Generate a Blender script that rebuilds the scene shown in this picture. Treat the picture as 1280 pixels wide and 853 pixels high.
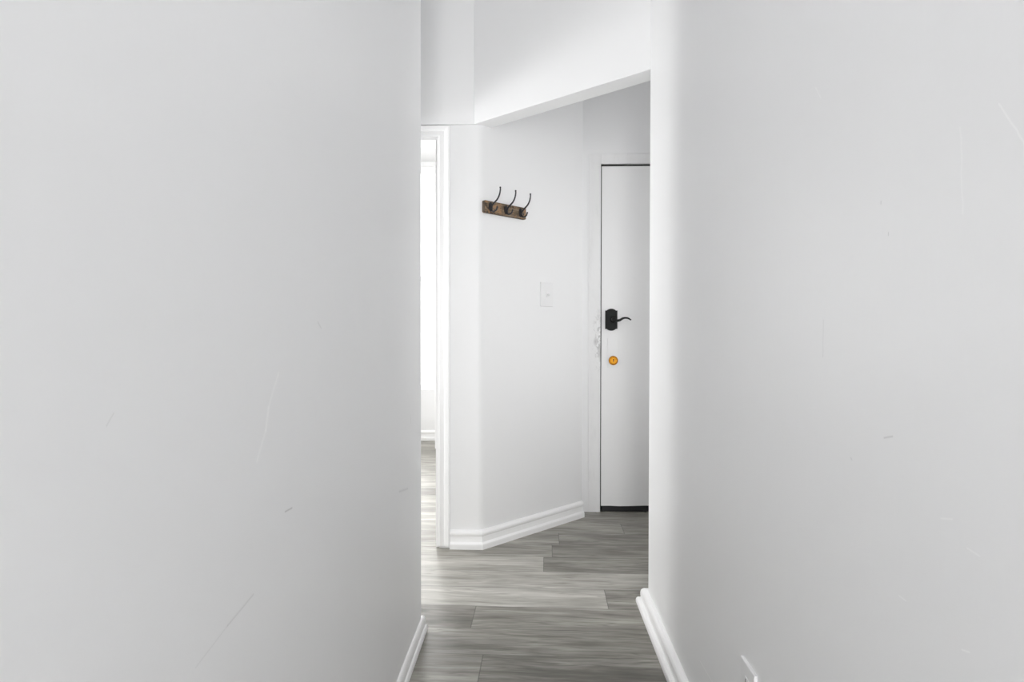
import bpy, bmesh, math, random
from mathutils import Vector, Matrix
R = math.radians
for o in list(bpy.data.objects): bpy.data.objects.remove(o)
S = bpy.context.scene
COL = S.collection

# ------------------------------------------------------------------ camera
cd = bpy.data.cameras.new('camera'); cam = bpy.data.objects.new('camera', cd); COL.objects.link(cam)
cd.sensor_width = 36; cd.lens = 22.25; cd.clip_start = 0.02
cam.location = (0, 0, 1.07)
cam.rotation_mode = 'XYZ'
M = Matrix.Rotation(R(1.81), 4, 'Z') @ Matrix.Rotation(R(90-0.76), 4, 'X') @ Matrix.Rotation(R(0.08), 4, 'Z')
cam.rotation_euler = M.to_euler()
S.camera = cam

# ------------------------------------------------------------------ world, exposure, light
S.view_settings.view_transform = 'Standard'
S.view_settings.look = 'None'
S.view_settings.gamma = 1
S.view_settings.use_curve_mapping = False
S.view_settings.exposure = 0.25
S.cycles.max_bounces = 24; S.cycles.diffuse_bounces = 16; S.cycles.glossy_bounces = 6
S.cycles.sample_clamp_indirect = 4.0
S.cycles.use_denoising = True
S.cycles.caustics_reflective = False; S.cycles.caustics_refractive = False
w = bpy.data.worlds.new('sky'); S.world = w; w.use_nodes = True
w.node_tree.nodes['Background'].inputs[0].default_value = (1, 1, 1, 1)
w.node_tree.nodes['Background'].inputs[1].default_value = 2.5

def area(name, loc, target, sx, sy, power, color=(1, 1, 1), shape='RECTANGLE', spread=180):
    l = bpy.data.lights.new(name, 'AREA'); l.shape = shape; l.size = sx; l.size_y = sy
    l.energy = power; l.color = color; l.spread = R(spread)
    o = bpy.data.objects.new(name, l); COL.objects.link(o); o.location = loc
    o.rotation_euler = (Vector(target)-Vector(loc)).to_track_quat('-Z', 'Z').to_euler()
    return o
P_FAR, P_FARL, P_PASS, P_BACK, P_FILL, P_VEST = 36, 84, 32, 71, 2.0, 1.0
area('daylight_far_window', (-1.80, 6.50, 1.50), (-1.80, 3, 1.50), 1.6, 1.9, P_FAR, (1, .995, .98))
area('daylight_side_window', (-3.85, 4.7, 1.50), (0, 4.7, 1.50), 1.5, 1.8, P_FARL, (1, .995, .98))
area('daylight_passage_window', (-2.65, 2.72, 1.375), (0, 2.72, 1.375), .6, .78, P_PASS)
area('daylight_vestibule_window', (1.85, 3.12, 1.35), (0, 3.12, 1.35), .9, 1.7, P_VEST)
area('added_rear_window_light', (0.03, -2.85, 1.08), (0.03, 0, 1.08), .66, 1.9, P_BACK)  # added behind the camera to light the corridor walls

# ------------------------------------------------------------------ helpers
def new_mat(name, col, rough=.5, metal=0, spec=.5):
    m = bpy.data.materials.new(name); m.use_nodes = True
    b = m.node_tree.nodes['Principled BSDF']
    b.inputs['Base Color'].default_value = (*col, 1); b.inputs['Roughness'].default_value = rough
    b.inputs['Metallic'].default_value = metal; b.inputs['Specular IOR Level'].default_value = spec
    return m
class NT:
    def __init__(s, m): s.t = m.node_tree; s.n = s.t.nodes; s.l = s.t.links; s.b = s.n['Principled BSDF']
    def add(s, kind, **kw):
        n = s.n.new(kind)
        for k, v in kw.items(): setattr(n, k, v)
        return n
    def inp(s, sock, v):
        if hasattr(v, 'is_linked') or isinstance(v, bpy.types.NodeSocket): s.l.new(v, sock)
        else: sock.default_value = v
    def math(s, op, a, b=0.0, c=None, clamp=False):
        n = s.add('ShaderNodeMath', operation=op, use_clamp=clamp); s.inp(n.inputs[0], a); s.inp(n.inputs[1], b)
        if c is not None: s.inp(n.inputs[2], c)
        return n.outputs[0]
    def noise(s, vec, scale, detail=3, rough=.5, dist=0.0):
        n = s.add('ShaderNodeTexNoise'); s.l.new(vec, n.inputs['Vector'])
        n.inputs['Scale'].default_value = scale; n.inputs['Detail'].default_value = detail
        n.inputs['Roughness'].default_value = rough; n.inputs['Distortion'].default_value = dist
        return n.outputs[0]
    def mapping(s, vec, scale=(1, 1, 1), loc=(0, 0, 0), rot=(0, 0, 0)):
        n = s.add('ShaderNodeMapping'); s.l.new(vec, n.inputs[0])
        n.inputs['Location'].default_value = loc; n.inputs['Rotation'].default_value = rot; n.inputs['Scale'].default_value = scale
        return n.outputs[0]
    def ramp(s, f, stops):
        n = s.add('ShaderNodeValToRGB'); s.l.new(f, n.inputs[0]); e = n.color_ramp.elements
        while len(e) < len(stops): e.new(.5)
        for i, (p, c) in enumerate(stops): e[i].position = p; e[i].color = (*c, 1) if len(c) == 3 else c
        return n.outputs[0]
    def mix(s, f, a, b, blend='MIX'):
        n = s.add('ShaderNodeMix', data_type='RGBA', blend_type=blend)
        s.inp(n.inputs[0], f); s.inp(n.inputs[6], a); s.inp(n.inputs[7], b)
        return n.outputs[2]
    def bump(s, h, strength, dist):
        n = s.add('ShaderNodeBump'); n.inputs['Strength'].default_value = strength; n.inputs['Distance'].default_value = dist
        s.l.new(h, n.inputs['Height']); s.l.new(n.outputs[0], s.b.inputs['Normal']); return n
    def obj(s): return s.add('ShaderNodeTexCoord').outputs['Object']

def seg_mask(nt, ay, az, A, B, wd):
    """1 on the stroke A-B (wall coordinates along, up), soft edge; wd in metres"""
    dx, dy = B[0]-A[0], B[1]-A[1]; L2 = dx*dx+dy*dy
    px = nt.math('SUBTRACT', ay, A[0]); py = nt.math('SUBTRACT', az, A[1])
    t = nt.math('MULTIPLY_ADD', px, dx/L2, nt.math('MULTIPLY', py, dy/L2), clamp=True)
    ex = nt.math('MULTIPLY_ADD', t, -dx, px); ey = nt.math('MULTIPLY_ADD', t, -dy, py)
    d = nt.math('SQRT', nt.math('ADD', nt.math('MULTIPLY', ex, ex), nt.math('MULTIPLY', ey, ey)))
    return nt.math('MULTIPLY_ADD', d, -1/wd, 1.0, clamp=True)

WALL = (.868, .870, .875)
def wall_paint(name, marks=(), axis='Y', rough=.36, streak=0.0, col=WALL):
    m = new_mat(name, col, rough); nt = NT(m); oc = nt.obj()
    n1 = nt.noise(nt.mapping(oc, (1, 1, .35)), 260, 3)           # roller stipple
    n2 = nt.noise(nt.mapping(oc, (1, 1, .30)), 7, 4, .6)          # uneven plaster
    n3 = nt.noise(nt.mapping(oc, (1, 1, .06)), 45, 3, .6)         # vertical brushing
    h = nt.math('ADD', nt.math('MULTIPLY', n1, .05), nt.math('ADD', nt.math('MULTIPLY', n2, .55), nt.math('MULTIPLY', n3, .10+streak)))
    nt.bump(h, .35, .004)
    tone = nt.noise(nt.mapping(oc, (1, 1, .5)), 3.0, 4, .6)
    c = nt.mix(nt.math('MULTIPLY', tone, .10), (*col, 1), (col[0]*.93, col[1]*.93, col[2]*.93, 1))
    nt.l.new(nt.math('MULTIPLY_ADD', n2, .10, rough-.05), nt.b.inputs['Roughness'])
    if marks:
        sp = nt.add('ShaderNodeSeparateXYZ'); nt.l.new(oc, sp.inputs[0])
        a = sp.outputs[0 if axis == 'X' else 1]; z = sp.outputs[2]
        wob = nt.noise(oc, 30, 2)
        a = nt.math('MULTIPLY_ADD', nt.math('SUBTRACT', wob, .5), .006, a)
        for (A, B, wd, colr, amt) in marks:
            f = nt.math('MULTIPLY', seg_mask(nt, a, z, A, B, wd), amt)
            c = nt.mix(f, c, (*colr, 1))
    nt.l.new(c, nt.b.inputs['Base Color'])
    return m

def tag(o, label=None, cat=None, group=None, kind=None):
    for k, v in (('label', label), ('category', cat), ('group', group), ('kind', kind)):
        if v: o[k] = v
    return o
def empty(name, loc=(0, 0, 0), rot=(0, 0, 0)):
    o = bpy.data.objects.new(name, None); COL.objects.link(o); o.location = loc; o.rotation_euler = rot
    o.empty_display_size = .05
    return o
def link(name, bm, mats, parent=None, smooth=False, bevel=0, segs=2):
    bmesh.ops.remove_doubles(bm, verts=bm.verts, dist=1e-6)
    bmesh.ops.recalc_face_normals(bm, faces=bm.faces)
    me = bpy.data.meshes.new(name); bm.to_mesh(me); bm.free()
    for m in (mats if isinstance(mats, (list, tuple)) else [mats]): me.materials.append(m)
    o = bpy.data.objects.new(name, me); COL.objects.link(o)
    if parent: o.parent = parent
    if smooth:
        for p in me.polygons: p.use_smooth = True
    if bevel:
        b = o.modifiers.new('bevel', 'BEVEL'); b.width = bevel; b.segments = segs; b.limit_method = 'ANGLE'; b.angle_limit = R(30)
    return o
def smooth_by_angle(o, ang=35):
    me = o.data
    bm = bmesh.new(); bm.from_mesh(me)
    for e in bm.edges:
        if len(e.link_faces) == 2 and e.calc_face_angle(0) > R(ang): e.smooth = False
    for f in bm.faces: f.smooth = True
    bm.to_mesh(me); bm.free()
def struct(o): o['kind'] = 'structure'; return o
def bx(bm, x0, x1, y0, y1, z0, z1, M=None):
    vs = [bm.verts.new(Vector(p) if M is None else M @ Vector(p)) for p in
          ((x0, y0, z0), (x1, y0, z0), (x1, y1, z0), (x0, y1, z0), (x0, y0, z1), (x1, y0, z1), (x1, y1, z1), (x0, y1, z1))]
    for f in ((3, 2, 1, 0), (4, 5, 6, 7), (0, 1, 5, 4), (1, 2, 6, 5), (2, 3, 7, 6), (3, 0, 4, 7)):
        bm.faces.new([vs[i] for i in f])
def prism(bm, pts, z0, z1, M=None):
    T = (lambda p: p) if M is None else (lambda p: M @ p)
    a = [bm.verts.new(T(Vector((x, y, z0)))) for x, y in pts]; b = [bm.verts.new(T(Vector((x, y, z1)))) for x, y in pts]
    n = len(pts); bm.faces.new(a[::-1]); bm.faces.new(b)
    for i in range(n): bm.faces.new((a[i], a[(i+1) % n], b[(i+1) % n], b[i]))
def round_corner(prev, c, nxt, r, n=12):
    """points of the arc of radius r that rounds corner c of a footprint"""
    p, c, q = Vector(prev), Vector(c), Vector(nxt)
    d1 = (p-c).normalized(); d2 = (q-c).normalized(); half = d1.angle(d2)/2
    t = r/math.tan(half); cen = c+(d1+d2).normalized()*(r/math.sin(half))
    a, b = c+d1*t-cen, c+d2*t-cen
    tot = a.angle(b); sgn = 1 if a.x*b.y-a.y*b.x > 0 else -1
    out = []
    for i in range(n+1):
        an = sgn*tot*i/n; v = Vector((a.x*math.cos(an)-a.y*math.sin(an), a.x*math.sin(an)+a.y*math.cos(an)))
        out.append(tuple(cen+v))
    return out
def tube(bm, pts, rad, seg=10, caps=True, M=None):
    P = [Vector(p) if M is None else M @ Vector(p) for p in pts]; rings = []
    rr = rad if isinstance(rad, (list, tuple)) else [rad]*len(P)
    up = None
    for i, p in enumerate(P):
        t = (P[min(i+1, len(P)-1)]-P[max(i-1, 0)]).normalized()
        if up is None: up = t.orthogonal().normalized()
        up = (up-t*up.dot(t)).normalized(); sd = t.cross(up)
        rings.append([bm.verts.new(p+(up*math.cos(2*math.pi*k/seg)+sd*math.sin(2*math.pi*k/seg))*rr[i]) for k in range(seg)])
    for a, b in zip(rings, rings[1:]):
        for k in range(seg): bm.faces.new((a[k], a[(k+1) % seg], b[(k+1) % seg], b[k]))
    if caps: bm.faces.new(rings[0][::-1]); bm.faces.new(rings[-1])
def lathe(bm, prof, M, seg=32):
    """prof: (radius, height) revolved about the local Z of M"""
    rings = []
    for r, h in prof:
        if r < 1e-6: rings.append([bm.verts.new(M @ Vector((0, 0, h)))])
        else: rings.append([bm.verts.new(M @ Vector((r*math.cos(2*math.pi*k/seg), r*math.sin(2*math.pi*k/seg), h))) for k in range(seg)])
    for a, b in zip(rings, rings[1:]):
        for k in range(seg):
            k2 = (k+1) % seg
            if len(a) == 1: bm.faces.new((a[0], b[k], b[k2]))
            elif len(b) == 1: bm.faces.new((a[k], a[k2], b[0]))
            else: bm.faces.new((a[k], a[k2], b[k2], b[k]))
def bez(pts, n=8):
    """Catmull-Rom through points"""
    P = [Vector(p) for p in pts]; P = [P[0]*2-P[1]]+P+[P[-1]*2-P[-2]]; out = []
    for i in range(1, len(P)-2):
        a, b, c, d = P[i-1:i+3]
        for k in range(n):
            t = k/n; out.append(.5*((2*b)+(c-a)*t+(2*a-5*b+4*c-d)*t*t+(3*b-a-3*c+d)*t**3))
    out.append(P[-2]); return out
def sweep(bm, path, prof, side=1):
    """prof (out, z) swept along a floor path; out is to the right of travel (side=1); mitred corners, capped ends"""
    P = [Vector(p) for p in path]; rows = []
    for i, p in enumerate(P):
        d1 = (p-P[i-1]).normalized() if i else (P[1]-p).normalized()
        d2 = (P[i+1]-p).normalized() if i < len(P)-1 else d1
        n1 = Vector((d1.y, -d1.x))*side; n2 = Vector((d2.y, -d2.x))*side
        m = (n1+n2)/(1+n1.dot(n2))
        rows.append([bm.verts.new((p.x+m.x*o, p.y+m.y*o, z)) for o, z in prof])
    k = len(prof)
    for a, b in zip(rows, rows[1:]):
        for j in range(k): bm.faces.new((a[j], a[(j+1) % k], b[(j+1) % k], b[j]))
    bm.faces.new(rows[0][::-1]); bm.faces.new(rows[-1])

# ------------------------------------------------------------------ places of the plan
CEIL = 2.75
XL, XR = -.392, .453                       # faces of the corridor walls
YL, YR = 2.243, 2.485                      # where they end
u = Vector((math.cos(R(50)), math.sin(R(50))))          # depth of the beam
v = Vector((u.y, -u.x))                                  # run of the beam
u2 = Vector((math.cos(R(46.4)), math.sin(R(46.4))))      # run of the angled wall
v2 = Vector((u2.y, -u2.x))                               # its outward normal
C2 = Vector((-.249, 3.115))               # lower corner doorway wall / angled wall
C1 = Vector((-.285, 3.100))               # corner of the upper wall and the beam
YS = 3.115; YU = 3.100; ZB = 2.09
YD = 3.777; E2 = C2+u2*.783                # door wall; end of the angled wall

# ------------------------------------------------------------------ materials
def pL(px, py, X=XL):                     # picture point -> (along, up) on a corridor wall, used for the wear marks
    y = X*791/(px-665); return (y, 1.07-(py-416)*y/791)
lt = (.99, .99, .99); dk = (.50, .50, .50)
marks_L = [(pL(344, 468), pL(331, 512), .004, lt, .45), (pL(331, 512), pL(328, 540), .005, lt, .6), (pL(328, 540), pL(316, 580), .004, lt, .45),
           (pL(352, 644), pL(361, 639), .0022, dk, .75), (pL(395, 403), pL(399, 411), .0025, dk, .35),
           (pL(311, 750), pL(278, 790), .0025, dk, .35), (pL(278, 790), pL(236, 845), .002, dk, .2),
           (pL(498, 617), pL(509, 613), .005, dk, .4), (pL(131, 520), pL(122, 536), .0015, dk, .25), (pL(512, 520), pL(513, 530), .006, dk, .3)]
q = lambda a, b: pL(a, b, XR)
marks_R = [(q(1098, 545), q(1108, 543), .0018, dk, .5), (q(1023, 400), q(1023, 445), .0022, dk, .25), (q(1232, 137), q(1262, 185), .0016, lt, .5),
           (q(1262, 185), q(1271, 250), .0016, lt, .5), (q(1186, 165), q(1190, 270), .0018, lt, .35), (q(1058, 570), q(1059, 572), .0018, dk, .4),
           (q(1118, 740), q(1126, 746), .0015, lt, .6), (q(1200, 680), q(1215, 690), .0015, lt, .5), (q(1168, 644), q(1182, 645), .0015, lt, .5),
           (q(1195, 806), q(1204, 809), .0016, lt, .7), (q(1091, 255), q(1091, 258), .0018, dk, .5), (q(1101, 293), q(1101, 296), .0018, dk, .5),
           (q(1012, 115), q(1018, 128), .002, lt, .45), (q(875, 825), (1.35, .209), .0022, lt, .9)]
M_LEFT = wall_paint('left_wall_paint', marks_L, rough=.40)
M_RIGHT = wall_paint('right_wall_paint', marks_R, rough=.45, streak=.20)
M_WALL = wall_paint('wall_paint', rough=.42)
M_CEIL = wall_paint('ceiling_paint', rough=.8)
M_TRIM = new_mat('trim_gloss_paint', (.93, .93, .93), .28)
_t = NT(M_TRIM); _oc = _t.obj()
_t.bump(_t.noise(_t.mapping(_oc, (1, 1, 1)), 60, 3), .15, .002)
M_DOORM = new_mat('door_paint', (.87, .87, .872), .4)
_t = NT(M_DOORM); _oc = _t.obj(); _t.bump(_t.noise(_t.mapping(_oc, (1, 1, .3)), 14, 4), .2, .003)
_sp = _t.add('ShaderNodeSeparateXYZ'); _t.l.new(_oc, _sp.inputs[0])
def z_of(py, y): return 1.07-(py-416)*y/791
def x_of(px, y): return (px-665)*y/791
# scuffed paint near the lock side of the frame
M_FRAME = new_mat('door_frame_paint', (.85, .85, .852), .45)
_t = NT(M_FRAME); _oc = _t.obj(); _sp = _t.add('ShaderNodeSeparateXYZ'); _t.l.new(_oc, _sp.inputs[0])
def blob(t, sp, cx, cz, rx, rz):
    a = t.math('DIVIDE', t.math('SUBTRACT', sp.outputs[0], cx), rx); b = t.math('DIVIDE', t.math('SUBTRACT', sp.outputs[2], cz), rz)
    return t.math('SUBTRACT', 1.0, t.math('SQRT', t.math('ADD', t.math('MULTIPLY', a, a), t.math('MULTIPLY', b, b))), clamp=True)
f1 = blob(_t, _sp, x_of(748, YD), z_of(425, YD), .045, .22)
n = _t.noise(_t.mapping(_oc, (1, 1, .5)), 90, 4, .7)
f1 = _t.math('MULTIPLY', f1, _t.math('MULTIPLY', _t.math('GREATER_THAN', n, .56), .6))
f2 = _t.math('MULTIPLY', blob(_t, _sp, x_of(744, YD), z_of(427, YD), .016, .03), .55)
n5 = _t.noise(_t.mapping(_oc, (1, 1, .25)), 22, 4, .7)
f3 = _t.math('MULTIPLY', _t.math('SUBTRACT', n5, .5, clamp=True), .35)
f4 = _t.math('MULTIPLY', blob(_t, _sp, x_of(751, YD), z_of(440, YD), .02, .07), .8)
fa = _t.math('MAXIMUM', _t.math('MAXIMUM', f1, f2), _t.math('MAXIMUM', f3, f4))
_t.l.new(_t.mix(fa, (.85, .85, .852, 1), (.28, .275, .27, 1)), _t.b.inputs['Base Color'])
_t.bump(n5, .2, .003)
M_BLACK = new_mat('bronze_black', (.003, .0045, .0035), .5, 0, .3)
M_SWEEP = new_mat('rubber_black', (.018, .018, .019), .7)
M_GAP_SHADE = new_mat('gap_shade', (.03, .03, .03), .9)  # dark colour standing in for shade in the door gaps
M_BRASS = new_mat('brass', (.72, .33, .035), .22, 1.0)
M_PLASTIC = new_mat('white_plastic', (.84, .84, .845), .35)
M_SLOT = new_mat('slot_dark', (.05, .05, .05), .6)
M_SCREW = new_mat('screw_metal', (.45, .45, .45), .35, .8)
M_IRON = new_mat('cast_iron', (.050, .050, .054), .5, .5)
_t = NT(M_IRON); _t.bump(_t.noise(_t.obj(), 300, 3), .3, .001)
M_WOOD = new_mat('weathered_wood', (.22, .13, .07), .7)
_t = NT(M_WOOD); _oc = _t.obj()
g = _t.noise(_t.mapping(_oc, (5, 30, 60)), 2.2, 5, .65, .6); b_ = _t.noise(_oc, 32, 4, .7, .5)
c = _t.ramp(g, [(.25, (.06, .044, .028)), (.5, (.19, .135, .085)), (.72, (.34, .26, .18))])
c = _t.mix(_t.ramp(b_, [(.50, (0, 0, 0)), (.60, (1, 1, 1))]), c, (.34, .20, .10, 1))
c = _t.mix(_t.math('MULTIPLY', _t.ramp(_t.noise(_t.mapping(_oc, (1, 1, 1), (3, 3, 3)), 44, 3, .6), [(.56, (0, 0, 0)), (.62, (1, 1, 1))]), .85), c, (.035, .025, .017, 1))
_sp = _t.add('ShaderNodeSeparateXYZ'); _t.l.new(_oc, _sp.inputs[0])
_e = _t.math('MULTIPLY_ADD', _sp.outputs[0], -180, 1.1, clamp=True)
_e2 = _t.math('MULTIPLY_ADD', _t.math('ABSOLUTE', _sp.outputs[1]), 220, -5.8, clamp=True)
c = _t.mix(_t.math('MULTIPLY', _t.math('MAXIMUM', _e, _e2), .75), c, (.035, .024, .015, 1))
_t.l.new(c, _t.b.inputs['Base Color']); _t.bump(g, .5, .002)

# floor: grey wood-look planks
M_FLOOR = new_mat('plank_flooring', (.3, .3, .28), .42)
_t = NT(M_FLOOR)
uvn = _t.add('ShaderNodeUVMap'); uvn.uv_map = 'plank'
at = _t.add('ShaderNodeAttribute'); at.attribute_name = 'tone'; tone = at.outputs['Fac']
ed = _t.add('ShaderNodeUVMap'); ed.uv_map = 'edge'
uvv = uvn.outputs[0]
warp = _t.noise(_t.mapping(uvv, (1.5, 3, 1)), 1.3, 2, .5)
wv_ = _t.add('ShaderNodeCombineXYZ'); _t.l.new(_t.math('MULTIPLY_ADD', warp, .05, -.025), wv_.inputs[1])
va = _t.add('ShaderNodeVectorMath', operation='ADD'); _t.l.new(uvv, va.inputs[0]); _t.l.new(wv_.outputs[0], va.inputs[1]); uw = va.outputs[0]
g1 = _t.noise(_t.mapping(uw, (2.6, 24, 1)), 1.5, 5, .55, .5)      # broken streaks
g2 = _t.noise(_t.mapping(uw, (14, 170, 1)), 1.3, 4, .6, .3)       # fine grain
g3 = _t.noise(_t.mapping(uw, (1.8, 9, 1)), 1.4, 4, .5, .5)       # cloudy tone
g4 = _t.noise(_t.mapping(uw, (5, 60, 1)), 1.2, 3, .6, .4)
g5 = _t.noise(_t.mapping(uw, (2.2, 30, 1)), 1.3, 2, .5, .3)
line = _t.math('MULTIPLY_ADD', _t.math('ABSOLUTE', _t.math('SUBTRACT', g5, .5)), -22.0, 1.0, clamp=True)
line = _t.math('MULTIPLY', line, _t.math('MULTIPLY_ADD', g3, 3.0, -1.1, clamp=True))
vk = _t.add('ShaderNodeTexVoronoi'); vk.feature = 'F1'; _t.l.new(_t.mapping(uw, (2.0, 5.5, 1)), vk.inputs['Vector']); vk.inputs['Scale'].default_value = 1.0
knot = _t.math('MULTIPLY_ADD', vk.outputs['Distance'], -6.5, 1.0, clamp=True)
vs = _t.add('ShaderNodeSeparateColor'); _t.l.new(vk.outputs['Color'], vs.inputs[0])
knot = _t.math('MULTIPLY', knot, _t.math('GREATER_THAN', vs.outputs[0], .45))
val = _t.math('MULTIPLY_ADD', _t.math('SUBTRACT', g1, .5), .55, tone)
val = _t.math('MULTIPLY_ADD', _t.math('SUBTRACT', g3, .5), 1.0, val)
val = _t.math('MULTIPLY_ADD', _t.math('SUBTRACT', g2, .5), .25, val)
val = _t.math('MULTIPLY_ADD', _t.math('SUBTRACT', g4, .5), .30, val)
val = _t.math('MULTIPLY_ADD', line, -.30, val)
val = _t.math('MULTIPLY_ADD', knot, -.75, val, clamp=True)
colr = _t.ramp(val, [(0.0, (.062, .056, .044)), (.28, (.162, .153, .132)), (.52, (.300, .287, .253)), (.76, (.465, .452, .412)), (1.0, (.63, .615, .57))])
se = _t.add('ShaderNodeSeparateXYZ'); _t.l.new(ed.outputs[0], se.inputs[0])   # distance to plank edges in metres
mn = _t.math('MINIMUM', se.outputs[0], se.outputs[1])
gap = _t.math('MULTIPLY', _t.math('LESS_THAN', mn, .0017), .55)
_t.l.new(_t.mix(gap, colr, (.04, .038, .034, 1)), _t.b.inputs['Base Color'])
_t.l.new(_t.math('MULTIPLY_ADD', g2, .15, .34), _t.b.inputs['Roughness'])
hb = _t.math('MULTIPLY_ADD', gap, -1.2, _t.math('MULTIPLY', g2, .35)); _t.bump(hb, .10, .001)

# ------------------------------------------------------------------ floor and ceiling
random.seed(11)
FX0, FX1, FY0, FY1 = -3.75, 1.75, -2.8, 6.45
PH = R(1.25); cs, sn = math.cos(PH), math.sin(PH)
ROW0, RW, LEN = 2.081, .185, 1.22
ends = {-2: .52, -1: -.206, 0: -.62, 1: -.27, 2: .245, 3: -.72, 4: -.008, 5: .033, 6: .07, 7: .42, 8: -.15, 9: .30, 10: -.4}
tones = {(-2, 0): .42, (-2, 1): .44, (-1, 0): .52, (-1, 1): .34, (0, 1): .42, (1, 0): .37, (1, 1): .47, (2, 0): .72, (2, 1): .47, (3, 1): .66,
         (4, 0): .69, (4, 1): .41, (5, 0): .55, (5, 1): .39, (6, 0): .50, (6, 1): .43, (7, 0): .52, (7, 1): .45, (8, 1): .50}
bm = bmesh.new(); uvl = bm.loops.layers.uv.new('plank'); uve = bm.loops.layers.uv.new('edge'); tl = bm.faces.layers.float.new('tone')
def clip(poly, n, d):
    out = []
    for i in range(len(poly)):
        a, b = poly[i], poly[(i+1) % len(poly)]; da = a[0]*n[0]+a[1]*n[1]-d; db = b[0]*n[0]+b[1]*n[1]-d
        if da <= 0: out.append(a)
        if (da < 0 < db) or (db < 0 < da):
            t = da/(da-db); out.append((a[0]+(b[0]-a[0])*t, a[1]+(b[1]-a[1])*t))
    return out
def add_plank(p0, p1, q0, q1, tn):
    off = (random.uniform(0, 50), random.uniform(0, 50)); mir = random.choice((1, -1))
    pc, qc = (p0+p1)/2, (q0+q1)/2; hp, hq = (p1-p0)/2, (q1-q0)/2
    # four triangles-like quads so that the distance to the edges interpolates
    corners = [(p0, q0), (p1, q0), (p1, q1), (p0, q1)]
    m0, m1 = (p0+hq, qc), (p1-hq, qc)
    for poly, kind in (([corners[0], corners[1], m1, m0], 'q0'), ([corners[2], corners[3], m0, m1], 'q1'), ([corners[3], corners[0], m0], 'p0'), ([corners[1], corners[2], m1], 'p1')):
        W = [(p*cs+q_*sn, -p*sn+q_*cs) for p, q_ in poly]
        for n_, d in (((-1, 0), -FX0), ((1, 0), FX1), ((0, -1), -FY0), ((0, 1), FY1)):
            W = clip(W, n_, d)
            if len(W) < 3: break
        if len(W) < 3: continue
        f = bm.faces.new([bm.verts.new((x, y, 0)) for x, y in W]); f[tl] = tn
        for lp in f.loops:
            x, y = lp.vert.co.x, lp.vert.co.y; p, q_ = x*cs-y*sn, x*sn+y*cs
            lp[uvl].uv = (off[0]+p*mir, off[1]+q_)
            dd = {'q0': q_-q0, 'q1': q1-q_, 'p0': p-p0, 'p1': p1-p}[kind]
            lp[uve].uv = (dd, dd)
k0 = int((FY0-.2-ROW0)/RW)-1; k1 = int((FY1+.2-ROW0)/RW)+1
for k in range(k0, k1+1):
    q0 = ROW0+k*RW; e = ends.get(k, random.uniform(-.6, .6))
    for j in range(-5, 5):
        p0 = e+(j)*LEN; p1 = p0+LEN
        s = j+1                                   # s=0: left of the visible joint, s=1: right of it
        if (k, s) in tones and s in (0, 1): tn = tones[(k, s)]; random.random()
        else: tn = random.uniform(.40, .66)
        add_plank(p0, p1, q0, q0+RW, tn)
bmesh.ops.remove_doubles(bm, verts=bm.verts, dist=1e-5)
for f in bm.faces:
    if f.normal.z < 0: f.normal_flip()
me = bpy.data.meshes.new('floor'); bm.to_mesh(me); bm.free(); me.materials.append(M_FLOOR)
fl = bpy.data.objects.new('floor', me); COL.objects.link(fl); struct(fl)
so = fl.modifiers.new('thickness', 'SOLIDIFY'); so.thickness = .05; so.offset = -1
bm = bmesh.new(); bx(bm, FX0, FX1, FY0, FY1, CEIL, CEIL+.08); struct(link('ceiling', bm, M_CEIL))

# ------------------------------------------------------------------ walls
def wall(name, pts, z0, z1, mat, ang=20):
    bm = bmesh.new(); prism(bm, pts, z0, z1); o = link(name, bm, mat); smooth_by_angle(o, ang); return struct(o)
WT = .12
wall('wall_left', [(XL, -2.7)] + round_corner((XL, 0), (XL, YL), (-2, YL), .022) + [(-2.52, YL), (-2.52, YL-WT), (XL-WT, YL-WT), (XL-WT, -2.7)], 0, CEIL, M_LEFT, 12)
wall('wall_right', [(XR, -2.7)] + round_corner((XR, 0), (XR, YR), (2, YR), .03) + [(1.62, YR), (1.62, YR-WT), (XR+WT, YR-WT), (XR+WT, -2.7)], 0, CEIL, M_RIGHT, 12)
# doorway wall (lower) with rounded corner into the angled wall
JX0, JX1, JZ = -1.262, -.459, 2.03
wall('wall_center', [(JX1, YS)] + round_corner((-1, YS), tuple(C2), tuple(E2), .05) + [tuple(E2), (E2.x, YD+.05), (E2.x-.12, YD+.05), (C2.x-.15, YS+WT), (JX1, YS+WT)], 0, CEIL, M_WALL, 12)
bm = bmesh.new(); bx(bm, -2.52, JX0, YS, YS+WT, 0, ZB); bx(bm, JX0, JX1, YS, YS+WT, JZ, ZB+.02); struct(link('wall_front', bm, M_WALL))
bm = bmesh.new(); prism(bm, [(-2.52, YU), tuple(C1), tuple(C1+u*.02), (C1.x+.01, YU+WT), (-2.52, YU+WT)], ZB, CEIL); struct(link('wall_upper', bm, M_WALL))
bm = bmesh.new(); e1 = C1+v*1.10; prism(bm, [tuple(C1), tuple(e1), tuple(e1+u*.10), tuple(C1+u*.10)], ZB, CEIL)
struct(link('wall_header', bm, M_WALL, bevel=.003))
# door wall
DX0, DX1, DZ = x_of(751, YD), x_of(751, YD)+.86, 2.070
bm = bmesh.new(); bx(bm, .20, DX0-.075, YD, YD+WT, 0, CEIL); bx(bm, DX1+.075, 1.74, YD, YD+WT, 0, CEIL); bx(bm, DX0-.075, DX1+.075, YD, YD+WT, DZ+.06, CEIL)
struct(link('wall_back', bm, M_WALL))
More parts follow.
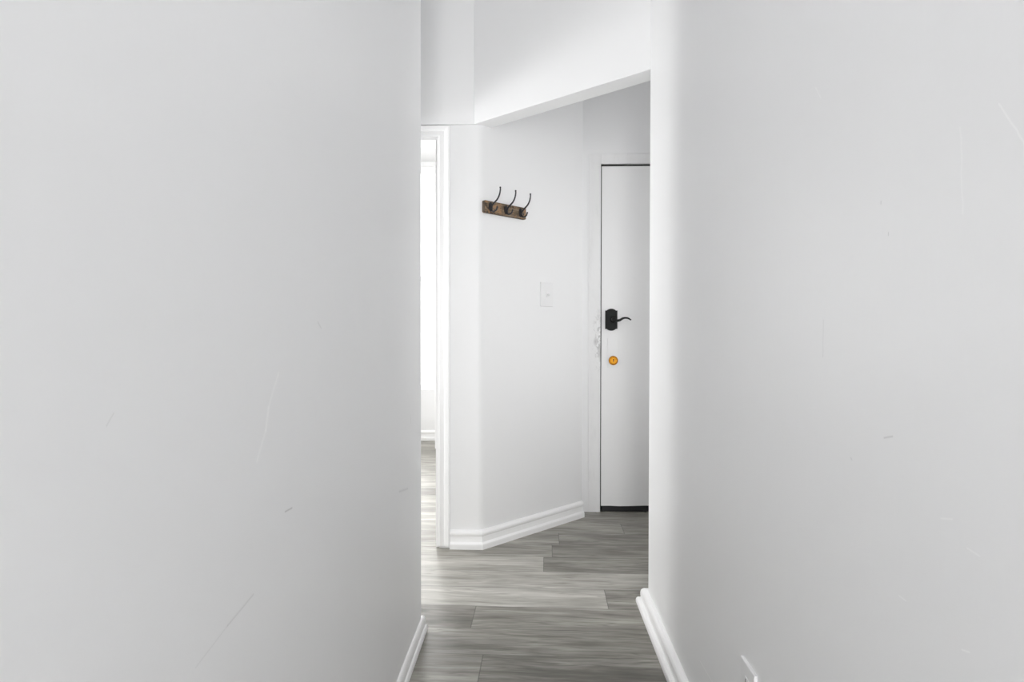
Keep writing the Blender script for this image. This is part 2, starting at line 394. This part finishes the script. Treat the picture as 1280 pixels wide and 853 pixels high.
# passage end with a window, corridor end with an added, unseen window, far room
def wall_hole_x(name, x0, x1, ya, yb, h, mat):     # wall in a plane x = const, hole h = (y0, y1, z0, z1)
    bm = bmesh.new(); bx(bm, x0, x1, ya, h[0], 0, CEIL); bx(bm, x0, x1, h[1], yb, 0, CEIL)
    bx(bm, x0, x1, h[0], h[1], 0, h[2]); bx(bm, x0, x1, h[0], h[1], h[3], CEIL); return struct(link(name, bm, mat))
def wall_hole_y(name, y0, y1, xa, xb, h, mat):
    bm = bmesh.new(); bx(bm, xa, h[0], y0, y1, 0, CEIL); bx(bm, h[1], xb, y0, y1, 0, CEIL)
    bx(bm, h[0], h[1], y0, y1, 0, h[2]); bx(bm, h[0], h[1], y0, y1, h[3], CEIL); return struct(link(name, bm, mat))
wall_hole_x('wall_passage', -2.52, -2.40, YL, YS, (2.40, 3.04, .92, 1.83), M_WALL)
VW = (2.66, 3.58, .45, 2.3)
wall_hole_x('wall_vestibule', 1.62, 1.74, YR-WT, YD+WT, VW, M_WALL)
bm = bmesh.new(); bx(bm, -.74, -.62, YL, YS, 2.08, CEIL); struct(link('wall_passage_header', bm, M_WALL))
wall_hole_y('wall_rear', -2.7, -2.58, XL-WT, XR+WT, (-.30, .36, .12, 2.06), M_WALL)
FW = (-2.62, -.92, .50, 2.71)
wall_hole_y('wall_far', 6.23, 6.35, -3.72, -.30, FW, M_WALL)
SW = (3.9, 5.5, .55, 2.45)
wall_hole_x('wall_far_left', -3.72, -3.60, YS, 6.35, SW, M_WALL)
bm = bmesh.new(); bx(bm, -3.60, -2.52, YS, YS+WT, 0, CEIL); struct(link('wall_far_front', bm, M_WALL))
bm = bmesh.new(); prism(bm, [(-.20, 3.30), (-.08, 3.44), (-.08, 6.35), (-.20, 6.35)], 0, CEIL); struct(link('wall_far_right', bm, M_WALL))
NX = x_of(543.5, 5.8)
bm = bmesh.new(); bx(bm, NX+.045, -.20, 5.80, 6.23, 0, CEIL); struct(link('wall_return', bm, M_WALL))
bm = bmesh.new(); bx(bm, NX, NX+.075, 5.785, 5.875, 0, 2.3); struct(link('trim_return', bm, M_TRIM, bevel=.004))

# windows
def glass():
    m = bpy.data.materials.new('window_glass'); m.use_nodes = True; t = m.node_tree; t.nodes.clear()
    o = t.nodes.new('ShaderNodeOutputMaterial'); a = t.nodes.new('ShaderNodeBsdfTransparent'); g = t.nodes.new('ShaderNodeBsdfGlossy')
    g.inputs['Roughness'].default_value = .02; fr = t.nodes.new('ShaderNodeFresnel'); mx = t.nodes.new('ShaderNodeMixShader')
    t.links.new(fr.outputs[0], mx.inputs[0]); t.links.new(a.outputs[0], mx.inputs[1]); t.links.new(g.outputs[0], mx.inputs[2]); t.links.new(mx.outputs[0], o.inputs[0])
    return m
M_GLASS = glass()
def window(n, plane, c0, c1, h):
    """h = opening (a0, a1, z0, z1) in a wall filling c0..c1 along the other axis"""
    a0, a1, z0, z1 = h; f = .05; zm = (z0+z1)/2; ca, cb = (c0+c1)/2-.02, (c0+c1)/2+.03
    def b(bm, a, b_, c, d, e, g):
        bx(bm, a, b_, c, d, e, g) if plane == 'y' else bx(bm, c, d, a, b_, e, g)
    r = empty('window_%d' % n); struct(r)
    bm = bmesh.new(); b(bm, a0, a0+f, ca, cb, z0, z1); b(bm, a1-f, a1, ca, cb, z0, z1); b(bm, a0+f, a1-f, ca, cb, z0, z0+f); b(bm, a0+f, a1-f, ca, cb, z1-f, z1)
    b(bm, a0+f, a1-f, ca, cb, zm-.02, zm+.02); link('window_frame', bm, M_TRIM, r)
    bm = bmesh.new(); b(bm, a0+f, a1-f, (c0+c1)/2, (c0+c1)/2+.004, z0+f, zm-.02); link('pane', bm, M_GLASS, r)
    bm = bmesh.new(); b(bm, a0+f, a1-f, (c0+c1)/2, (c0+c1)/2+.004, zm+.02, z1-f); link('pane', bm, M_GLASS, r)
    return r
window(1, 'y', 6.23, 6.35, FW)
window(2, 'x', -3.72, -3.60, SW)
window(3, 'x', -2.52, -2.40, (2.40, 3.04, .92, 1.83))
window(5, 'x', 1.62, 1.74, VW)
window(4, 'y', -2.7, -2.58, (-.30, .36, .12, 2.06))  # unseen rear window, added to let light into the corridor

# ------------------------------------------------------------------ doorway casing and jamb
cw = .054
bm = bmesh.new()
def casing_prof(o0, w_):   # (distance from opening edge, proud)
    return [(0, 0), (0, .012), (.006, .014), (w_*.5, .011), (w_*.58, .017), (w_*.9, .021), (w_, .016), (w_, 0)]
pr = casing_prof(0, cw)
# right leg, head and left leg as one mitred run around the opening
rows = []
for (cx, cz, sx, sz) in ((JX1, .014, 1, 0), (JX1, JZ, 1, 1), (JX0, JZ, -1, 1), (JX0, .014, -1, 0)):
    rows.append([bm.verts.new((cx+sx*a, YS-p, cz+sz*a)) for a, p in pr])
k = len(pr)
for a, b in zip(rows, rows[1:]):
    for j in range(k): bm.faces.new((a[j], a[(j+1) % k], b[(j+1) % k], b[j]))
bm.faces.new(rows[0][::-1]); bm.faces.new(rows[-1])
struct(link('trim_doorway_casing', bm, M_TRIM))
bm = bmesh.new(); t_ = .014
bx(bm, JX1-t_, JX1, YS-.006, YS+WT+.006, .006, JZ); bx(bm, JX0, JX0+t_, YS-.006, YS+WT+.006, .006, JZ); bx(bm, JX0+t_, JX1-t_, YS-.006, YS+WT+.006, JZ-t_, JZ)
bx(bm, JX1-t_-.010, JX1-t_, YS+.05, YS+.085, .006, JZ-t_)
struct(link('trim_doorway_jamb', bm, M_TRIM, bevel=.002))

# ------------------------------------------------------------------ baseboards
def base_prof(t, h):
    return [(-.004, 0), (t, 0), (t, h*.20), (t*.96, h*.28), (t*.80, h*.34), (t*.66, h*.39), (t*.58, h*.56), (t*.55, h*.68), (t*.66, h*.72), (t*.74, h*.77), (t*.75, h*.85), (t*.62, h*.93), (t*.36, h*.985), (t*.15, h), (-.004, h)]
def shoe_prof(t, h):       # low corridor moulding: quarter-round shoe under a rounded cap
    return [(-.004, 0), (t, 0), (t, h*.14), (t*.93, h*.25), (t*.80, h*.33), (t*.66, h*.35), (t*.60, h*.36), (t*.57, h*.44), (t*.59, h*.50), (t*.60, h*.66), (t*.55, h*.80), (t*.44, h*.90), (t*.28, h*.97), (t*.1, h), (-.004, h)]
def base(name, path, t, h, side=1, m=M_TRIM, prof=base_prof):
    bm = bmesh.new(); sweep(bm, path, prof(t, h), side); o = link(name, bm, m); return struct(o)
base('baseboard_left', [(XL, -2.5), (XL, YL), (-2.35, YL)], .018, .055, 1, M_TRIM, shoe_prof)
base('baseboard_right', [(XR, -2.5), (XR, YR), (1.6, YR)], .038, .066, -1, M_TRIM, shoe_prof)
base('baseboard_center', [(JX1+cw+.001, YS), tuple(C2), tuple(E2-u2*.001)], .022, .093, 1)
base('baseboard_front', [(-2.38, YS), (JX0-cw-.001, YS)], .018, .09, 1)
base('baseboard_far', [(-3.58, 6.23), (NX+.04, 6.23)], .018, .10, 1)
base('baseboard_far_return', [(NX+.08, 5.80), (-.22, 5.80)], .018, .10, 1)

# ------------------------------------------------------------------ entry door
fr = bmesh.new()
fx0, fx1 = DX0-.075, DX1+.075
bx(fr, fx0, DX0-.004, YD-.004, YD+WT, 0, DZ+.06); bx(fr, DX1+.004, fx1, YD-.004, YD+WT, 0, DZ+.06); bx(fr, DX0-.004, DX1+.004, YD-.004, YD+WT, DZ, DZ+.06)
struct(link('trim_entry_frame', fr, M_FRAME, bevel=.0015))
bm = bmesh.new(); bx(bm, DX0-.004, DX1+.004, YD+.042, YD+.11, .002, DZ); bx(bm, DX0-.004, DX0+.0015, YD+.010, YD+.042, .002, DZ); bx(bm, DX0+.0015, DX1+.004, YD+.012, YD+.042, DZ-.0125, DZ); struct(link('trim_entry_stop_shade', bm, M_GAP_SHADE))  # door stop plus black strips that put the gaps' shade into colour
door = empty('door_1', (0, 0, 0)); struct(door)
dz0 = .036; YF = YD+.004
bm = bmesh.new()                                 # slab with a slightly ragged lower edge
xs = [DX0+.002+i*(DX1-.005-DX0)/16 for i in range(17)]
wv = [0, .001, -.001, .0, .002, .004, .001, -.003, -.005, -.004, -.002, 0, .001, .0, .001, 0, 0]
top = [(x, DZ-.013) for x in xs][::-1]; pts = [(x, dz0+w_) for x, w_ in zip(xs, wv)]+top
a = [bm.verts.new((x, YF, z)) for x, z in pts]; b = [bm.verts.new((x, YF+.036, z)) for x, z in pts]
bm.faces.new(a); bm.faces.new(b[::-1])
for i in range(len(pts)): bm.faces.new((a[i], a[(i+1) % len(pts)], b[(i+1) % len(pts)], b[i]))
link('door_panel', bm, M_DOORM, door)
bm = bmesh.new(); bx(bm, DX0+.008, DX1-.01, YF+.003, YF+.036, .003, dz0+.006); o = link('door_sweep', bm, M_SWEEP, door); o['label'] = 'black rubber strip along the bottom edge'
# handle: black plate with arched ends and a wavy lever
hx, hz = x_of(763.4, YF), z_of(399.8, YF); pw, ph = .036, .0545
pl = [(-pw, -ph)]
for i in range(13):
    t = -1+2*i/12; pl.append((t*pw*.74, -ph-.011*math.cos(t*math.pi/2)**.7 if abs(t) < .999 else -ph))
pl += [(pw, -ph), (pw, ph)]
for i in range(13):
    t = 1-2*i/12; pl.append((t*pw*.74, ph+.011*math.cos(t*math.pi/2)**.7 if abs(t) < .999 else ph))
pl += [(-pw, ph)]
bm = bmesh.new(); Mx = Matrix.Translation((hx, YF, hz)) @ Matrix.Rotation(R(90), 4, 'X')
prism(bm, pl, 0, .008, Mx); prism(bm, [(x*.84, z*.88) for x, z in pl], .008, .012, Mx)
hp = link('door_handle', bm, M_BLACK, door, bevel=.0015); hp['label'] = 'black lever handle plate with arched top and bottom'
bm = bmesh.new(); lathe(bm, [(.0, .010), (.021, .010), (.021, .016), (.015, .020), (.0125, .022), (.0125, .052), (.010, .058), (0, .058)], Matrix.Translation((hx+.010, YF, hz+.002)) @ Matrix.Rotation(R(90), 4, 'X'), 28)
o = link('spindle_hub', bm, M_BLACK, hp); smooth_by_angle(o)
bm = bmesh.new(); lx = hx+.010
P = bez([(lx, YF-.050, hz), (lx+.016, YF-.052, hz-.006), (lx+.034, YF-.052, hz-.003), (lx+.054, YF-.051, hz+.008), (lx+.078, YF-.050, hz+.009), (lx+.100, YF-.047, hz-.002)], 8)
tube(bm, P, [.0095-.0055*(i/(len(P)-1)) for i in range(len(P))], 12)
for vt in bm.verts: pass
o = link('lever', bm, M_BLACK, hp); smooth_by_angle(o, 50)
# brass lock cylinder on a painted plate
cx_, cz_ = x_of(766, YF), z_of(450.5, YF)
bm = bmesh.new(); Mp = Matrix.Translation((x_of(765.2, YF), YF, z_of(441, YF))) @ Matrix.Rotation(R(90), 4, 'X')
prism(bm, [(-.029, -.088), (.029, -.088), (.029, .088), (-.029, .088)], 0, .0035, Mp)
lp_ = link('lock_plate', bm, M_DOORM, door, bevel=.001); lp_['label'] = 'plate painted white like the door'
for sx, sz in ((-.008, .030), (.009, .030)):
    bm = bmesh.new(); lathe(bm, [(0, .003), (.0042, .003), (.0042, .0050), (0, .0056)], Mp @ Matrix.Translation((sx, -.004+sz-.02, 0)), 12); link('screw', bm, M_DOORM, lp_)
Mc = Matrix.Translation((cx_, YF, cz_)) @ Matrix.Rotation(R(90), 4, 'X')
bm = bmesh.new(); lathe(bm, [(0, .003), (.0275, .003), (.0278, .008), (.0245, .014), (.0225, .0155), (.0205, .0135), (.0165, .0135), (.0155, .016), (0, .016)], Mc, 36)
lk = link('lock_cylinder', bm, M_BRASS, door); smooth_by_angle(lk, 30); lk['label'] = 'round brass lock cylinder'
bm = bmesh.new(); bx(bm, -.0018, .0018, -.007, .007, .0155, .0166, Mc); lathe(bm, [(0, .0166), (.0032, .0166), (.0032, .0155)], Mc @ Matrix.Translation((0, .006, 0)), 12); link('keyhole', bm, M_SLOT, lk)
# faint painted-over mark above the handle: a filled viewer hole
bm = bmesh.new(); lathe(bm, [(0, .0), (.008, .0), (.008, .0018), (.005, .0024), (0, .0016)], Matrix.Translation((x_of(764, YF), YF, z_of(366, YF))) @ Matrix.Rotation(R(90), 4, 'X'), 20)
o = link('painted_plug', bm, M_DOORM, door); smooth_by_angle(o)

# ------------------------------------------------------------------ coat rack on the angled wall
# local frame of things on that wall: x along it, y up, z out of it
def wall_frame(s, z, off=0.0):
    p = C2+u2*s+v2*off
    return Matrix(((u2.x, 0, v2.x, p.x), (u2.y, 0, v2.y, p.y), (0, 1, 0, z), (0, 0, 0, 1)))
rack = empty('coat_rack'); rack.matrix_world = wall_frame(.004, 1.691)
tag(rack, 'small weathered wooden coat rack with three dark iron hooks on the angled wall', 'coat rack')
LB, HB, TB = .293, .060, .017
bm = bmesh.new(); rr = []
for (cx, cy, a0) in ((LB-.007, HB/2-.007, 0), (.007, HB/2-.007, 90), (.007, -HB/2+.007, 180), (LB-.007, -HB/2+.007, 270)):
    for i in range(5): an = R(a0+i*22.5); rr.append((cx+.007*math.cos(an), cy+.007*math.sin(an)))
prism(bm, rr, -.001, TB); link('board', bm, M_WOOD, rack, bevel=.0015)
bm = bmesh.new(); lathe(bm, [(0, TB), (.0042, TB), (.0042, TB+.001), (0, TB+.0016)], Matrix.Translation((LB-.020, -.004, 0)), 12)
link('screw', bm, M_IRON, rack)
for i, sx in enumerate((.040, .146, .252)):
    bm = bmesh.new()
    # back plate: tall oval
    ov = [(sx+.0135*math.cos(a), .001+.0235*math.sin(a)) for a in [2*math.pi*k/20 for k in range(20)]]
    prism(bm, ov, TB-.0005, TB+.003)
    ov2 = [(sx+.0085*math.cos(a), .001+.018*math.sin(a)) for a in [2*math.pi*k/20 for k in range(20)]]
    prism(bm, ov2, TB+.003, TB+.007)
    hk = link('hook', bm, M_IRON, rack, bevel=.0012)
    z0 = TB+.004
    P = bez([(sx, -.006, z0), (sx, .008, z0+.010), (sx, .021, z0+.028), (sx, .033, z0+.046), (sx, .052, z0+.060), (sx, .073, z0+.066), (sx, .086, z0+.066)], 6)
    bm = bmesh.new(); tube(bm, P, [.0046-.0014*(k/(len(P)-1)) for k in range(len(P))], 10)
    tip = P[-1]; lathe(bm, [(0, -.0046), (.0034, -.003), (.0047, 0), (.0034, .003), (0, .0046)], Matrix.Translation(tip), 12)
    o = link('upper_prong', bm, M_IRON, hk); smooth_by_angle(o, 50)
    P = bez([(sx, -.004, z0), (sx, -.018, z0+.006), (sx, -.024, z0+.020), (sx, -.019, z0+.037), (sx, -.006, z0+.044)], 6)
    bm = bmesh.new(); tube(bm, P, [.0048-.0014*(k/(len(P)-1)) for k in range(len(P))], 10)
    tip = P[-1]; lathe(bm, [(0, -.0044), (.0032, -.003), (.0044, 0), (.0032, .003), (0, .0044)], Matrix.Translation(tip), 12)
    o = link('lower_prong', bm, M_IRON, hk); smooth_by_angle(o, 50)

# ------------------------------------------------------------------ light switch
sw = empty('light_switch'); sw.matrix_world = wall_frame(.474, 1.278)
tag(sw, 'white toggle light switch in the angled wall, below and right of the coat rack', 'light switch')
bm = bmesh.new(); bx(bm, -.050, .050, -.066, .066, -.001, .0065); link('cover_plate', bm, M_PLASTIC, sw, bevel=.003)
bm = bmesh.new(); bx(bm, -.009, .009, -.017, .017, .0062, .0085); cp = link('toggle_surround', bm, M_PLASTIC, sw, bevel=.0008)
bm = bmesh.new(); Mt = Matrix.Translation((0, 0, .007)) @ Matrix.Rotation(R(28), 4, 'X')
bx(bm, -.0048, .0048, -.0055, .0055, 0, .017, Mt); link('toggle', bm, M_PLASTIC, sw, bevel=.001)
for yy in (.034, -.034):
    bm = bmesh.new(); lathe(bm, [(0, .006), (.0036, .006), (.0036, .0074), (0, .008)], Matrix.Translation((0, yy, 0)), 14); link('screw', bm, M_PLASTIC, sw)

# ------------------------------------------------------------------ outlet low on the right wall
ou = empty('wall_outlet'); yo = 1.317; zo = .321
ou.matrix_world = Matrix(((0, 0, -1, XR), (-1, 0, 0, yo), (0, 1, 0, zo), (0, 0, 0, 1)))
tag(ou, 'white outlet cover plate low on the right wall above the baseboard', 'outlet')
bm = bmesh.new(); bx(bm, -.042, .042, -.064, .060, -.001, .0065); link('cover_plate', bm, M_PLASTIC, ou, bevel=.002)
for yy in (.021, -.021):
    ov = [(.0165*max(-.82, min(.82, math.cos(a)*1.0)), yy+.0145*max(-.86, min(.86, math.sin(a)))) for a in [2*math.pi*k/24 for k in range(24)]]
    bm = bmesh.new(); prism(bm, ov, .006, .0078); sk = link('socket', bm, M_PLASTIC, ou)
    bm = bmesh.new(); bx(bm, -.0065, -.0045, yy-.001, yy+.008, .0075, .0081); bx(bm, .0045, .0065, yy-.001, yy+.007, .0075, .0081)
    lathe(bm, [(0, .0081), (.0024, .0081), (.0024, .0076)], Matrix.Translation((0, yy-.007, 0)), 10); link('slot', bm, M_SLOT, sk)
bm = bmesh.new(); lathe(bm, [(0, .006), (.0034, .006), (.0034, .0076), (0, .0082)], Matrix.Identity(4), 14); link('screw', bm, M_PLASTIC, ou)

# ------------------------------------------------------------------ unseen ceiling lamp, added to brighten the corridor
def fill_lamp(x, y, r, power, label):
    t = empty('fill_light', (x, y, CEIL)); tag(t, label, 'fill light')
    bm = bmesh.new(); lathe(bm, [(0, 0), (r+.02, 0), (r+.02, -.03), (r, -.035), (r, -.03), (0, -.03)], Matrix.Identity(4), 32); link('rim', bm, M_TRIM, t)
    l = area('fill_lamp_light', (x, y, CEIL-.04), (x, y+.0001, 0), r*2, r*2, power, (1, .99, .98), 'DISK')
fill_lamp(.03, .55, .16, P_FILL, 'round flush fill light added over the narrow corridor')
